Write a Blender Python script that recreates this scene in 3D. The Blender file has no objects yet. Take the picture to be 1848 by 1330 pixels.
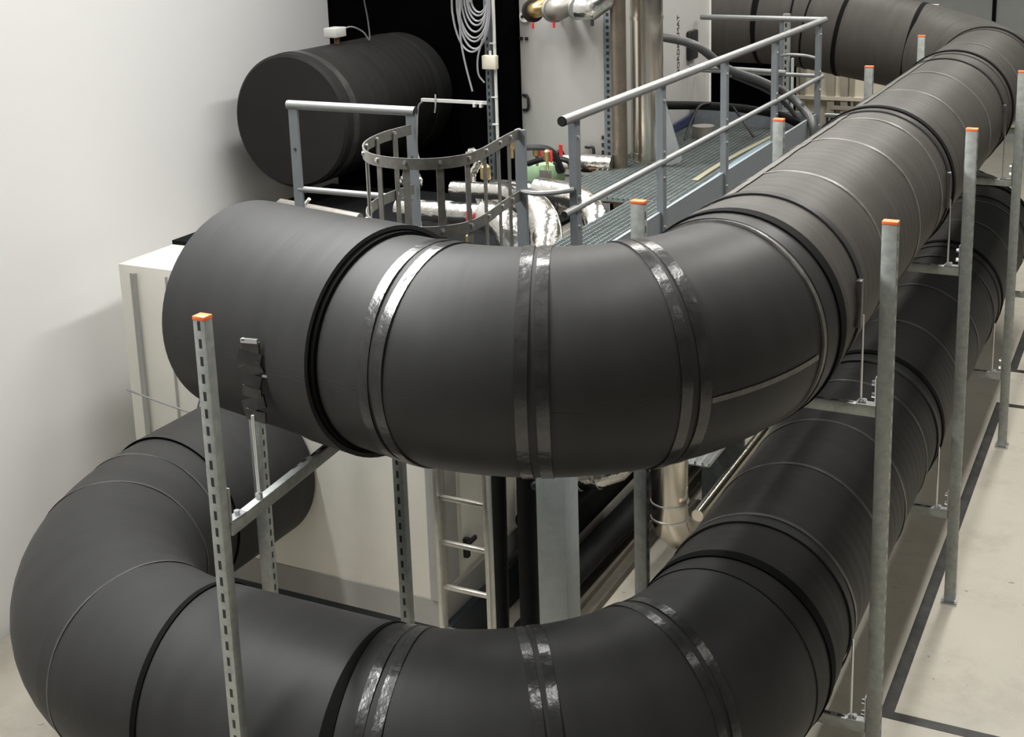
import bpy, bmesh, math, random
from mathutils import Vector, Matrix
random.seed(7)
SC = bpy.context.scene
COL = SC.collection
PI = math.pi

# ------------------------------------------------------------------ camera
F_PX, CX, CY = 2385.8349, 987.2226, 358.4528
YAW, PITCH, ROLL = -0.4496, 0.2267, -0.0258
d = Vector((math.sin(YAW)*math.cos(PITCH), math.cos(YAW)*math.cos(PITCH), -math.sin(PITCH)))
r = Vector((math.cos(YAW), -math.sin(YAW), 0.0))
u = r.cross(d)
r2 = math.cos(ROLL)*r + math.sin(ROLL)*u
u2 = -math.sin(ROLL)*r + math.cos(ROLL)*u
cam_data = bpy.data.cameras.new('camera')
cam = bpy.data.objects.new('camera', cam_data)
COL.objects.link(cam)
M = Matrix((r2, u2, -d)).transposed().to_4x4()
M.translation = Vector((0, 0, 5))
cam.matrix_world = M
cam_data.sensor_fit = 'HORIZONTAL'
cam_data.sensor_width = 36.0
cam_data.lens = F_PX/1848*36.0
cam_data.shift_x = (924-CX)/1848
cam_data.shift_y = (CY-665)/1848
cam_data.clip_end = 200
SC.camera = cam

# ------------------------------------------------------------------ world, lights, exposure
SC.view_settings.view_transform = 'Standard'
SC.view_settings.look = 'None'
SC.view_settings.gamma = 1
SC.view_settings.use_curve_mapping = False
SC.view_settings.exposure = 0.0
W = bpy.data.worlds.new('world'); SC.world = W
W.use_nodes = True
W.node_tree.nodes['Background'].inputs['Color'].default_value = (0.9, 0.95, 1.0, 1)
W.node_tree.nodes['Background'].inputs['Strength'].default_value = 0.03

def area(name, loc, rot, sx, sy, power, col=(1, 1, 1)):
    L = bpy.data.lights.new(name, 'AREA'); L.shape = 'RECTANGLE'
    L.size, L.size_y = sx, sy; L.energy = power; L.color = col
    o = bpy.data.objects.new(name, L); COL.objects.link(o)
    o.location = loc; o.rotation_euler = rot
    return o
NEUT = (1.0, 0.985, 0.94)
for yy, pw in ((5.6, 0.85), (9.6, 1.0), (13.6, 1.0), (18.5, 1.0)):
    area('hall_lamp', (-1.0, yy, 7.7), (0, 0, 0), 0.5, 3.2, 215*pw, NEUT)
    area('hall_lamp', (-4.3, yy, 7.7), (0, 0, 0), 0.5, 3.2, 150*pw, NEUT)
area('hall_lamp', (2.2, 10.0, 7.7), (0, 0, 0), 0.6, 9, 95, (1.0, 0.96, 0.88))
area('hall_lamp', (-4.6, 2.2, 7.7), (0, 0, 0), 3.0, 0.5, 20, NEUT)
# added fill light that brightens the white side wall, no fixture there
wfill = area('wall_fill', (-6.2, 4.5, 7.6), (0, math.radians(-40), 0), 0.4, 11.0, 580, (1, 1, 1))
wfill.data.spread = math.radians(100)

# ------------------------------------------------------------------ materials
def mat(name, base, rough=0.6, metal=0.0, noise=0.0, nscale=6.0, bump=0.0, bscale=40.0, spec=0.5, col2=None):
    m = bpy.data.materials.new(name); m.use_nodes = True
    nt = m.node_tree; b = nt.nodes['Principled BSDF']
    b.inputs['Roughness'].default_value = rough
    b.inputs['Metallic'].default_value = metal
    b.inputs['Specular IOR Level'].default_value = spec
    b.inputs['Base Color'].default_value = (*base, 1)
    tc = nt.nodes.new('ShaderNodeTexCoord')
    if noise > 0 or col2:
        n = nt.nodes.new('ShaderNodeTexNoise'); n.inputs['Scale'].default_value = nscale
        n.inputs['Detail'].default_value = 6; n.inputs['Roughness'].default_value = 0.62
        nt.links.new(tc.outputs['Object'], n.inputs['Vector'])
        rp = nt.nodes.new('ShaderNodeValToRGB')
        rp.color_ramp.elements[0].position = 0.32; rp.color_ramp.elements[1].position = 0.68
        if col2 is None: col2 = tuple(min(1, c*(1+noise)) for c in base)
        rp.color_ramp.elements[0].color = (*[c*(1-noise) for c in base], 1)
        rp.color_ramp.elements[1].color = (*col2, 1)
        nt.links.new(n.outputs['Fac'], rp.inputs['Fac'])
        nt.links.new(rp.outputs['Color'], b.inputs['Base Color'])
    if bump > 0:
        n2 = nt.nodes.new('ShaderNodeTexNoise'); n2.inputs['Scale'].default_value = bscale
        n2.inputs['Detail'].default_value = 4
        nt.links.new(tc.outputs['Object'], n2.inputs['Vector'])
        bp = nt.nodes.new('ShaderNodeBump'); bp.inputs['Strength'].default_value = bump
        bp.inputs['Distance'].default_value = 0.02
        nt.links.new(n2.outputs['Fac'], bp.inputs['Height'])
        nt.links.new(bp.outputs['Normal'], b.inputs['Normal'])
    return m

def duct_mat(name, base, rough, ripple, pitch, noise=0.12):
    """foam rubber lagging; ripples run round the duct, from the 's' (run length) attribute"""
    m = bpy.data.materials.new(name); m.use_nodes = True
    nt = m.node_tree; b = nt.nodes['Principled BSDF']; N = nt.nodes.new; Lk = nt.links.new
    b.inputs['Roughness'].default_value = rough
    b.inputs['Specular IOR Level'].default_value = 0.12
    a = N('ShaderNodeAttribute'); a.attribute_name = 's'
    g = N('ShaderNodeAttribute'); g.attribute_name = 'ang'
    tc = N('ShaderNodeTexCoord')
    n = N('ShaderNodeTexNoise'); n.inputs['Scale'].default_value = 1.7; n.inputs['Detail'].default_value = 7
    n.inputs['Roughness'].default_value = 0.6
    Lk(tc.outputs['Object'], n.inputs['Vector'])
    # noise drawn out round the duct: depends mostly on run length
    cmb = N('ShaderNodeCombineXYZ')
    m1 = N('ShaderNodeMath'); m1.operation = 'MULTIPLY'; m1.inputs[1].default_value = 9.0; Lk(a.outputs['Fac'], m1.inputs[0])
    m2 = N('ShaderNodeMath'); m2.operation = 'MULTIPLY'; m2.inputs[1].default_value = 0.7; Lk(g.outputs['Fac'], m2.inputs[0])
    Lk(m1.outputs[0], cmb.inputs[0]); Lk(m2.outputs[0], cmb.inputs[1])
    n2 = N('ShaderNodeTexNoise'); n2.inputs['Scale'].default_value = 1.0; n2.inputs['Detail'].default_value = 5
    Lk(cmb.outputs[0], n2.inputs['Vector'])
    mx = N('ShaderNodeMath'); mx.operation = 'ADD'; Lk(n.outputs['Fac'], mx.inputs[0]); Lk(n2.outputs['Fac'], mx.inputs[1])
    rp = N('ShaderNodeValToRGB')
    rp.color_ramp.elements[0].position = 0.35; rp.color_ramp.elements[1].position = 0.66
    rp.color_ramp.elements[0].color = (*[c*(1-noise) for c in base], 1)
    rp.color_ramp.elements[1].color = (*[c*(1+noise) for c in base], 1)
    hf = N('ShaderNodeMath'); hf.operation = 'MULTIPLY'; hf.inputs[1].default_value = 0.5; Lk(mx.outputs[0], hf.inputs[0])
    Lk(hf.outputs[0], rp.inputs['Fac']); Lk(rp.outputs['Color'], b.inputs['Base Color'])
    w = N('ShaderNodeMath'); w.operation = 'MULTIPLY'; w.inputs[1].default_value = 2*PI/pitch; Lk(a.outputs['Fac'], w.inputs[0])
    sn = N('ShaderNodeMath'); sn.operation = 'SINE'; Lk(w.outputs[0], sn.inputs[0])
    h = N('ShaderNodeMath'); h.operation = 'MULTIPLY_ADD'; h.inputs[1].default_value = ripple
    Lk(sn.outputs[0], h.inputs[0])
    sc = N('ShaderNodeMath'); sc.operation = 'MULTIPLY'; sc.inputs[1].default_value = 0.35; Lk(n2.outputs['Fac'], sc.inputs[0])
    Lk(sc.outputs[0], h.inputs[2])
    bp = N('ShaderNodeBump'); bp.inputs['Strength'].default_value = 0.35; bp.inputs['Distance'].default_value = 0.02
    Lk(h.outputs[0], bp.inputs['Height']); Lk(bp.outputs['Normal'], b.inputs['Normal'])
    return m

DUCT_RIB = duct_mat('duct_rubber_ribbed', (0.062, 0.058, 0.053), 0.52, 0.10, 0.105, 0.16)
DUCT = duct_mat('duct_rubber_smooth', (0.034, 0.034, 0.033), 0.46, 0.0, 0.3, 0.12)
DUCT_SHADE = duct_mat('duct_rubber_shaded', (0.026, 0.0255, 0.024), 0.5, 0.08, 0.105, 0.16)  # darker copy of the ribbed rubber, shade put into its colour
TAPE = mat('gloss_tape', (0.03, 0.03, 0.029), 0.23, 0, 0.35, 7, 0.3, 11)
TAPE_DARK = mat('dark_tape', (0.052, 0.051, 0.048), 0.36, 0, 0.35, 10, 0.25, 22)
TAPE_GREY = mat('grey_tape', (0.115, 0.11, 0.10), 0.38, 0, 0.3, 14, 0.2, 30)
GAP = mat('black_joint', (0.003, 0.003, 0.003), 0.8, 0, 0.2, 20, spec=0.1)
GALV = mat('galvanised_steel', (0.37, 0.39, 0.37), 0.5, 0.65, 0.16, 22, 0.05, 60)
GALV_DK = mat('galvanised_steel_weathered', (0.2, 0.23, 0.24), 0.55, 0.6, 0.2, 14)
ZINC = mat('bright_zinc', (0.72, 0.73, 0.74), 0.3, 0.95)
SLOT = mat('slot_dark', (0.012, 0.013, 0.014), 0.8)
ORANGE = mat('orange_plastic', (0.82, 0.17, 0.05), 0.45)
RAIL = mat('grey_blue_paint', (0.17, 0.186, 0.198), 0.42, 0.15, 0.06, 12)
RAIL_LT = mat('grey_paint_tube', (0.235, 0.24, 0.238), 0.38, 0.25, 0.06, 12)
CAGE = mat('cage_bar_steel', (0.2, 0.195, 0.175), 0.42, 0.6, 0.2, 20)
COLUMN = mat('column_paint', (0.46, 0.50, 0.50), 0.5, 0.1, 0.07, 18)
TOE = mat('toe_plate_paint', (0.19, 0.21, 0.225), 0.5, 0.1, 0.07, 18)
COLUMN_DK = mat('column_paint_dark', (0.03, 0.042, 0.05), 0.5, 0.1, 0.07, 18)
ALU = mat('aluminium', (0.72, 0.70, 0.64), 0.34, 0.85, 0.08, 18)
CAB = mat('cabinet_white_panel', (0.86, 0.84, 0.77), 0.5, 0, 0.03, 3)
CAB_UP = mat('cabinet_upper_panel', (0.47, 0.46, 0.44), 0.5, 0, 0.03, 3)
CAB_EDGE = mat('cabinet_edge_profile', (0.42, 0.415, 0.40), 0.5, 0.1, 0.05, 5)
CAB_GREY = mat('cabinet_grey_plinth', (0.36, 0.35, 0.33), 0.55, 0, 0.05, 5)
ROOF = mat('dark_roof_sheet', (0.008, 0.0085, 0.009), 0.8, spec=0.1)
BLACK = mat('black_plastic', (0.012, 0.012, 0.013), 0.45)
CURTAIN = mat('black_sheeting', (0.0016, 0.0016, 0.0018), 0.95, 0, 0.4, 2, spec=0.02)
FOAM = mat('black_foam_pipe', (0.007, 0.0072, 0.0075), 0.7, 0, 0.3, 8, 0.2, 30, spec=0.15)
HOSE = mat('dark_hose', (0.075, 0.076, 0.078), 0.42, 0, 0.1, 8)
CLAD = mat('aluminium_cladding', (0.66, 0.645, 0.61), 0.2, 1.0, 0.1, 6, 0.45, 13)
CLAD_WARM = mat('stainless_cladding', (0.80, 0.74, 0.64), 0.22, 1.0, 0.05, 4, 0.04, 6)
CLAD_DULL = mat('dull_lagging', (0.30, 0.28, 0.25), 0.42, 0.6, 0.12, 8, 0.1, 14)
STEEL_BR = mat('brown_steel', (0.24, 0.20, 0.155), 0.4, 0.8, 0.15, 9)
RUST = mat('rusty_steel', (0.22, 0.12, 0.07), 0.7, 0.3, 0.4, 9)
GRATE = mat('grating_steel', (0.17, 0.195, 0.19), 0.5, 0.55, 0.15, 10)
RED = mat('red_plastic', (0.55, 0.03, 0.03), 0.4)
GREEN = mat('pale_green_paint', (0.33, 0.50, 0.30), 0.5, 0, 0.06, 8)
CREAM = mat('cream_plastic', (0.72, 0.67, 0.54), 0.45)
WHITEP = mat('white_plastic', (0.74, 0.74, 0.70), 0.4)
CABLE = mat('grey_cable', (0.30, 0.30, 0.31), 0.5)
BRASS = mat('brass', (0.45, 0.33, 0.15), 0.3, 0.9, 0.15, 12)
BLUE = mat('blue_paint', (0.11, 0.17, 0.21), 0.5)
NAVY = mat('navy_paint', (0.018, 0.022, 0.07), 0.45)
YELLOW = mat('yellow_tint', (0.21, 0.195, 0.125), 0.5)
BEIGE = mat('beige_panel', (0.66, 0.61, 0.50), 0.6, 0, 0.06, 3)
BEIGE_DK = mat('beige_stud', (0.36, 0.33, 0.27), 0.6, 0, 0.08, 4)
SHEET = mat('grey_sheet_metal', (0.33, 0.34, 0.35), 0.4, 0.6, 0.06, 3)
WHITEWALL = mat('white_wall_paint', (0.92, 0.92, 0.92), 0.8)
DARKWALL = mat('dark_wall_paint', (0.12, 0.12, 0.118), 0.8)
GREYWALL = mat('grey_wall_cladding', (0.30, 0.32, 0.31), 0.7, 0, 0.06, 1)
CEIL = mat('ceiling_paint', (0.22, 0.22, 0.215), 0.8)
LINE = mat('black_floor_tape', (0.022, 0.021, 0.02), 0.5, 0, 0.5, 9, col2=(0.05, 0.047, 0.042))
KERB = mat('brown_grey_kerb', (0.12, 0.105, 0.08), 0.7, 0, 0.2, 6)
INK = mat('dark_ink', (0.03, 0.03, 0.03), 0.6)

_slot = {}
def slotted(base_m, along, across, face, length, width, pitch=0.075, half_w=0.008, duty=0.54):
    """galvanised strut with a row of punched slots on one pair of faces, from generated coordinates"""
    key = (base_m.name, along, across, face, round(length, 2), width, pitch)
    if key in _slot: return _slot[key]
    m = base_m.copy(); m.name = base_m.name+'_slotted'; _slot[key] = m
    nt = m.node_tree; b = nt.nodes['Principled BSDF']; N = nt.nodes.new; Lk = nt.links.new
    old = b.inputs['Base Color'].links[0].from_socket
    tc = N('ShaderNodeTexCoord'); sp = N('ShaderNodeSeparateXYZ'); Lk(tc.outputs['Generated'], sp.inputs[0])
    sn = N('ShaderNodeSeparateXYZ'); Lk(tc.outputs['Normal'], sn.inputs[0])
    def mth(op, a, v=None):
        q = N('ShaderNodeMath'); q.operation = op
        if hasattr(a, 'links'): Lk(a, q.inputs[0])
        else: q.inputs[0].default_value = a
        if v is not None:
            if hasattr(v, 'links'): Lk(v, q.inputs[1])
            else: q.inputs[1].default_value = v
        return q.outputs[0]
    fr = mth('FRACT', mth('MULTIPLY', sp.outputs[along], length/pitch))
    a = mth('LESS_THAN', mth('ABSOLUTE', mth('SUBTRACT', fr, 0.5)), duty/2)
    c = mth('LESS_THAN', mth('ABSOLUTE', mth('SUBTRACT', sp.outputs[across], 0.5)), half_w/width)
    f = mth('GREATER_THAN', mth('ABSOLUTE', sn.outputs[face]), 0.7)
    msk = mth('MULTIPLY', mth('MULTIPLY', a, c), f)
    mx = N('ShaderNodeMix'); mx.data_type = 'RGBA'; Lk(msk, mx.inputs[0]); Lk(old, mx.inputs[6]); mx.inputs[7].default_value = (0.01, 0.011, 0.012, 1)
    Lk(mx.outputs[2], b.inputs['Base Color'])
    Lk(mth('MULTIPLY', mth('SUBTRACT', 1.0, msk), b.inputs['Metallic'].default_value), b.inputs['Metallic'])
    return m

def floor_mat():
    m = mat('sealed_concrete', (0.56, 0.525, 0.445), 0.42, 0, 0.06, 1.1, 0.03, 60)
    nt = m.node_tree; b = nt.nodes['Principled BSDF']; N = nt.nodes.new; Lk = nt.links.new
    old = b.inputs['Base Color'].links[0].from_socket
    tc = N('ShaderNodeTexCoord')
    n = N('ShaderNodeTexNoise'); n.inputs['Scale'].default_value = 2.6; n.inputs['Detail'].default_value = 9
    n.inputs['Roughness'].default_value = 0.7
    Lk(tc.outputs['Object'], n.inputs['Vector'])
    rp = N('ShaderNodeValToRGB')
    rp.color_ramp.elements[0].position = 0.36; rp.color_ramp.elements[0].color = (0.80, 0.78, 0.76, 1)
    rp.color_ramp.elements[1].position = 0.5; rp.color_ramp.elements[1].color = (1, 1, 1, 1)
    Lk(n.outputs['Fac'], rp.inputs['Fac'])
    mx = N('ShaderNodeMix'); mx.data_type = 'RGBA'; mx.blend_type = 'MULTIPLY'; mx.inputs[0].default_value = 0.55
    Lk(old, mx.inputs[6]); Lk(rp.outputs['Color'], mx.inputs[7])
    # small scuffs
    v = N('ShaderNodeTexNoise'); v.inputs['Scale'].default_value = 13; v.inputs['Detail'].default_value = 3
    Lk(tc.outputs['Object'], v.inputs['Vector'])
    r3 = N('ShaderNodeValToRGB')
    r3.color_ramp.elements[0].position = 0.255; r3.color_ramp.elements[0].color = (0.35, 0.33, 0.3, 1)
    r3.color_ramp.elements[1].position = 0.285; r3.color_ramp.elements[1].color = (1, 1, 1, 1)
    Lk(v.outputs['Fac'], r3.inputs['Fac'])
    m3 = N('ShaderNodeMix'); m3.data_type = 'RGBA'; m3.blend_type = 'MULTIPLY'; m3.inputs[0].default_value = 0.7
    Lk(mx.outputs[2], m3.inputs[6]); Lk(r3.outputs['Color'], m3.inputs[7])
    Lk(m3.outputs[2], b.inputs['Base Color'])
    return m
FLOOR = floor_mat()

# ------------------------------------------------------------------ mesh helpers
def worig(o):
    v = Vector((0, 0, 0))
    while o is not None:
        v += o.location; o = o.parent
    return v

class MB:
    def __init__(self):
        self.bm = bmesh.new()
        self.s = self.bm.verts.layers.float.new('s'); self.a = self.bm.verts.layers.float.new('ang')
    def box(self, x0, x1, y0, y1, z0, z1):
        bm = self.bm
        v = [bm.verts.new((x, y, z)) for z in (z0, z1) for y in (y0, y1) for x in (x0, x1)]
        for f in ((0, 2, 3, 1), (4, 5, 7, 6), (0, 1, 5, 4), (2, 6, 7, 3), (0, 4, 6, 2), (1, 3, 7, 5)):
            bm.faces.new([v[i] for i in f])
        return self
    def beam(self, p0, p1, w, h, up=(0, 0, 1)):
        """box from p0 to p1, w across, h along 'up'"""
        p0, p1 = Vector(p0), Vector(p1); t = (p1-p0).normalized(); up = Vector(up)
        sx = t.cross(up)
        if sx.length < 1e-4: sx = t.cross(Vector((1, 0, 0)))
        sx.normalize(); uz = sx.cross(t).normalized()
        bm = self.bm; v = []
        for p in (p0, p1):
            for a, b in ((-1, -1), (1, -1), (1, 1), (-1, 1)):
                v.append(bm.verts.new(p+sx*a*w/2+uz*b*h/2))
        for f in ((3, 2, 1, 0), (4, 5, 6, 7), (0, 1, 5, 4), (1, 2, 6, 5), (2, 3, 7, 6), (3, 0, 4, 7)):
            bm.faces.new([v[i] for i in f])
        return self
    def tube(self, pts, rad, seg=12, cap=True, closed=False):
        pts = [Vector(p) for p in pts]; n = len(pts)
        rads = rad if isinstance(rad, (list, tuple)) else [rad]*n
        tan = []
        for i in range(n):
            if closed: t = pts[(i+1) % n]-pts[i-1]
            else: t = pts[min(i+1, n-1)]-pts[max(i-1, 0)]
            tan.append(t.normalized())
        ref = Vector((0, 0, 1)) if abs(tan[0].z) < 0.9 else Vector((1, 0, 0))
        nx = tan[0].cross(ref).normalized(); rings = []; L = 0
        for i in range(n):
            if i: L += (pts[i]-pts[i-1]).length
            nx = (nx-tan[i]*nx.dot(tan[i])).normalized(); ny = tan[i].cross(nx)
            k = 1.0
            if 0 < i < n-1 and not closed:
                a = (pts[i]-pts[i-1]).normalized(); b = (pts[i+1]-pts[i]).normalized()
                k = 1/max(0.5, math.cos(a.angle(b, 0)/2))
            ring = []
            for j in range(seg):
                th = 2*PI*j/seg
                v = self.bm.verts.new(pts[i]+(nx*math.cos(th)+ny*math.sin(th))*rads[i]*(1+(k-1)*0.5))
                v[self.s] = L; v[self.a] = th; ring.append(v)
            rings.append(ring)
        m = n if closed else n-1
        for i in range(m):
            A, B = rings[i], rings[(i+1) % n]
            for j in range(seg):
                f = self.bm.faces.new((A[j], A[(j+1) % seg], B[(j+1) % seg], B[j])); f.smooth = True
        if cap and not closed:
            self.bm.faces.new(rings[0][::-1]); self.bm.faces.new(rings[-1])
        return self
    def prism(self, poly, axis, a0, a1):
        """polygon (2-D) extruded along axis 'x','y','z' from a0 to a1"""
        def P(p, a):
            return {'x': (a, p[0], p[1]), 'y': (p[0], a, p[1]), 'z': (p[0], p[1], a)}[axis]
        A = [self.bm.verts.new(P(p, a0)) for p in poly]; B = [self.bm.verts.new(P(p, a1)) for p in poly]
        n = len(poly)
        for i in range(n): self.bm.faces.new((A[i], A[(i+1) % n], B[(i+1) % n], B[i]))
        self.bm.faces.new(A[::-1]); self.bm.faces.new(B)
        return self
    def sphere(self, c, rad, seg=10):
        m = bmesh.ops.create_uvsphere(self.bm, u_segments=seg, v_segments=max(6, seg//2), radius=rad, matrix=Matrix.Translation(c))
        for v in m['verts']:
            for f in v.link_faces: f.smooth = True
        return self
    def build(self, name, material, parent=None, bevel=0.0, sharp=35):
        bmesh.ops.recalc_face_normals(self.bm, faces=self.bm.faces[:])
        if bevel > 0:
            ed = [e for e in self.bm.edges if len(e.link_faces) == 2 and e.calc_face_angle(0) > 0.9]
            bmesh.ops.bevel(self.bm, geom=ed, offset=bevel, segments=2, affect='EDGES', profile=0.5)
        if parent is not None: off = worig(parent)
        else:
            zs = [v.co.z for v in self.bm.verts]; xs = [v.co.x for v in self.bm.verts]; ys = [v.co.y for v in self.bm.verts]
            off = Vector(((min(xs)+max(xs))/2, (min(ys)+max(ys))/2, min(zs)))
        bmesh.ops.translate(self.bm, verts=self.bm.verts[:], vec=-off)
        me = bpy.data.meshes.new(name); self.bm.to_mesh(me); self.bm.free()
        if hasattr(me, 'set_sharp_from_angle'): me.set_sharp_from_angle(angle=math.radians(sharp))
        me.materials.append(material)
        o = bpy.data.objects.new(name, me); COL.objects.link(o)
        if parent is not None: o.parent = parent
        else: o.location = off
        return o

def thing(name, label, cat, loc=(0, 0, 0), group=None):
    o = bpy.data.objects.new(name, None); COL.objects.link(o); o.location = loc
    o.empty_display_size = 0.2
    return tag(o, label, cat, group)
def tag(o, label, cat, group=None):
    o['label'] = label; o['category'] = cat
    if group: o['group'] = group
    return o
def struct(name, mb, m):
    o = mb.build(name, m); o['kind'] = 'structure'; return o
def dup(root, loc, label):
    rr = root.copy(); COL.objects.link(rr); rr.location = loc; rr['label'] = label
    for ch in list(root.children):
        c = ch.copy(); COL.objects.link(c); c.parent = rr
        for g in ch.children:
            e = g.copy(); COL.objects.link(e); e.parent = c
    return rr
def arc(c, rad, a0, a1, n, z=None):
    return [(c[0]+rad*math.cos(a0+(a1-a0)*i/n), c[1]+rad*math.sin(a0+(a1-a0)*i/n), c[2]) for i in range(n+1)]
def smooth_path(pts, n=8):
    """Catmull-Rom through pts"""
    P = [Vector(p) for p in pts]; P = [P[0]*2-P[1]]+P+[P[-1]*2-P[-2]]; out = []
    for i in range(1, len(P)-2):
        a, b, c, e = P[i-1:i+3]
        for k in range(n):
            t = k/n
            out.append(0.5*((2*b)+(c-a)*t+(2*a-5*b+4*c-e)*t*t+(-a+3*b-3*c+e)*t**3))
    out.append(P[-2]); return out

# ------------------------------------------------------------------ the setting
struct('floor', MB().box(-7.3, 9, -9, 27.2, -0.2, 0.0), FLOOR)
struct('wall_left', MB().box(-7.35, -7.15, -9, 27, 0, 8), WHITEWALL)
struct('wall_back', MB().box(-7.15, 9, 27, 27.2, 0, 8), GREYWALL)
struct('wall_right', MB().box(9, 9.2, -9, 27, 0, 8), DARKWALL)
struct('wall_front', MB().box(-7.15, 9, -9.2, -9, 0, 8), DARKWALL)
struct('ceiling', MB().box(-7.3, 9.2, -9.2, 27.2, 8, 8.2), CEIL)
struct('trim_1', MB().box(-7.1, 9, 26.96, 27, 0.29, 0.36), ALU)
struct('trim_2', MB().box(-3.33, -3.26, 26.95, 27, 0.36, 8), GAP)

# ------------------------------------------------------------------ insulated ducts
class Path:
    """polyline duct axis: straight runs and mitred (gored) bends, with running length"""
    def __init__(self, pts):
        self.p = [Vector(q) for q in pts]; self.s = [0.0]
        for i in range(1, len(self.p)): self.s.append(self.s[-1]+(self.p[i]-self.p[i-1]).length)
        self.L = self.s[-1]
    def at(self, s):
        for i in range(1, len(self.p)):
            if s <= self.s[i] or i == len(self.p)-1:
                t = (s-self.s[i-1])/(self.s[i]-self.s[i-1])
                return self.p[i-1].lerp(self.p[i], t)
    def near(self, q):
        q = Vector(q); best = None
        for i in range(1, len(self.p)):
            a, b = self.p[i-1], self.p[i]; t = max(0, min(1, (q-a).dot(b-a)/(b-a).length_squared))
            dd = (a.lerp(b, t)-q).length
            if best is None or dd < best[0]: best = (dd, self.s[i-1]+t*(self.s[i]-self.s[i-1]))
        return best[1]
    def stations(self, s0, s1, step=None):
        ss = [s0]+[s for s in self.s if s0+1e-4 < s < s1-1e-4]+[s1]
        out = []
        for s in ss:
            i = max(1, min(len(self.p)-1, next((k for k in range(1, len(self.s)) if self.s[k] >= s-1e-6), len(self.s)-1)))
            t_in = (self.p[i]-self.p[i-1]).normalized()
            t_out = t_in
            if abs(self.s[i]-s) < 1e-4 and i < len(self.p)-1: t_out = (self.p[i+1]-self.p[i]).normalized()
            out.append((s, self.at(s), t_in, t_out))
        return out
def duct_slice(path, s0, s1, rad, seg=72, cap0=False, cap1=False, round_ends=0.0, wob=0.0):
    mb = MB(); bm = mb.bm; rings = []
    st = path.stations(s0, s1)
    if round_ends > 0:
        e = []
        for q in st:
            if q[0] == s0:
                e.append((q, rad-round_ends*1.2)); q2 = path.stations(s0+round_ends, s1)[0]; e.append((q2, rad))
            elif q[0] == s1:
                q2 = path.stations(s0, s1-round_ends)[-1]; e.append((q2, rad)); e.append((q, rad-round_ends*1.2))
            else: e.append((q, rad))
    else: e = [(q, rad) for q in st]
    ph = random.random()*6
    for (s, p, ti, to), rr in e:
        t = (ti+to).normalized(); half = ti.angle(to, 0)/2
        n = Vector((t.y, -t.x, 0)).normalized(); up = n.cross(t).normalized()
        if up.z < 0: up = -up
        k = 1/math.cos(half); ring = []
        for j in range(seg):
            th = 2*PI*j/seg
            w = rr+wob*math.sin(th*3+ph+s*5)
            v = bm.verts.new(p+n*math.cos(th)*w*k+up*math.sin(th)*w)
            v[mb.s] = s; v[mb.a] = th; ring.append(v)
        rings.append(ring)
    for A, B in zip(rings, rings[1:]):
        for j in range(seg):
            f = bm.faces.new((A[j], A[(j+1) % seg], B[(j+1) % seg], B[j])); f.smooth = True
    if cap0: bm.faces.new(rings[0][::-1])
    if cap1: bm.faces.new(rings[-1])
    return mb
def hoop(path, s0, s1, rad, thick=0.02, seg=72, wob=0.0):
    """closed ring band standing round the duct"""
    mb = MB(); bm = mb.bm; rows = []
    ph = random.random()*6
    st = path.stations(s0, s1)
    prof = [(st[0], rad-thick)]+[(q, rad) for q in st]+[(st[-1], rad-thick)]
    for (s, p, ti, to), rr in prof:
        t = (ti+to).normalized(); n = Vector((t.y, -t.x, 0)).normalized(); up = n.cross(t).normalized()
        if up.z < 0: up = -up
        k = 1/math.cos(ti.angle(to, 0)/2); ring = []
        for j in range(seg):
            th = 2*PI*j/seg; w = rr+wob*math.sin(th*5+ph)
            dp = t*wob*1.6*math.sin(th*2+ph*1.7)
            v = bm.verts.new(p+n*math.cos(th)*w*k+up*math.sin(th)*w+dp); v[mb.s] = s; v[mb.a] = th; ring.append(v)
        rows.append(ring)
    for A, B in zip(rows, rows[1:]):
        for j in range(seg):
            f = bm.faces.new((A[j], A[(j+1) % seg], B[(j+1) % seg], B[j])); f.smooth = True
    return mb

XD = -1.83                                  # axis of the long double run
def bend_pts(x0, y0, Rb, total, seams, z, sgn=1):
    """points of a gored bend starting on the run x=x0 at y0, turning towards -X"""
    out = []
    for a in seams:
        a = math.radians(a); out.append((x0-Rb*(1-math.cos(a)), y0-Rb*math.sin(a), z))
    return out

# --- upper duct
ZU, RU = 3.0, 0.51
UB, UY0 = 0.97, 5.83
UTH = 102.8
ub = bend_pts(XD, UY0, UB, 105, [UTH*i/22 for i in range(23)], ZU)
th_u = math.radians(UTH)
ue = Vector(ub[-1]); ud = Vector((-math.sin(th_u), -math.cos(th_u), 0))
UEND = ue+ud*1.22+Vector((0, 0, 0.0))
far_bend = [(XD, 14.75, ZU), (XD-0.25, 15.4, ZU+0.01), (XD-0.85, 15.78, ZU+0.13), (-4.1, 15.85, 3.37), (-4.6, 15.85, 3.40), (-6.9, 15.85, 3.42)]
up_path = Path([tuple(UEND)]+[tuple(q) for q in ub[::-1]]+far_bend)
upper = thing('insulated_duct', 'upper of the two stacked long black insulated ducts, curving across the foreground', 'duct', (XD, 6.1, 2.45))
def on_bend(a):
    return bend_pts(XD, UY0, UB, 105, [a], ZU)[0]
def band_at(x0, y0, Rb, z, a, d0, d1, rad, thick=0.012, wob=0.0):
    """band lying in the radial plane of a bend at angle a, d0..d1 along the tangent"""
    p = Vector(bend_pts(x0, y0, Rb, 0, [a], z)[0]); a = math.radians(a)
    t = Vector((-math.sin(a), -math.cos(a), 0))
    return hoop(Path([p+t*d0, p+t*d1]), 0, d1-d0, rad, thick, wob=wob)
jU = [up_path.near((XD, y, ZU)) for y in (5.83, 9.04, 12.37, 14.5)]
leg_joint = up_path.near(ue+ud*0.16)
duct_slice(up_path, 0, leg_joint-0.02, 0.535, cap0=True, round_ends=0.03).build('straight_section', DUCT, upper)
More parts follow.
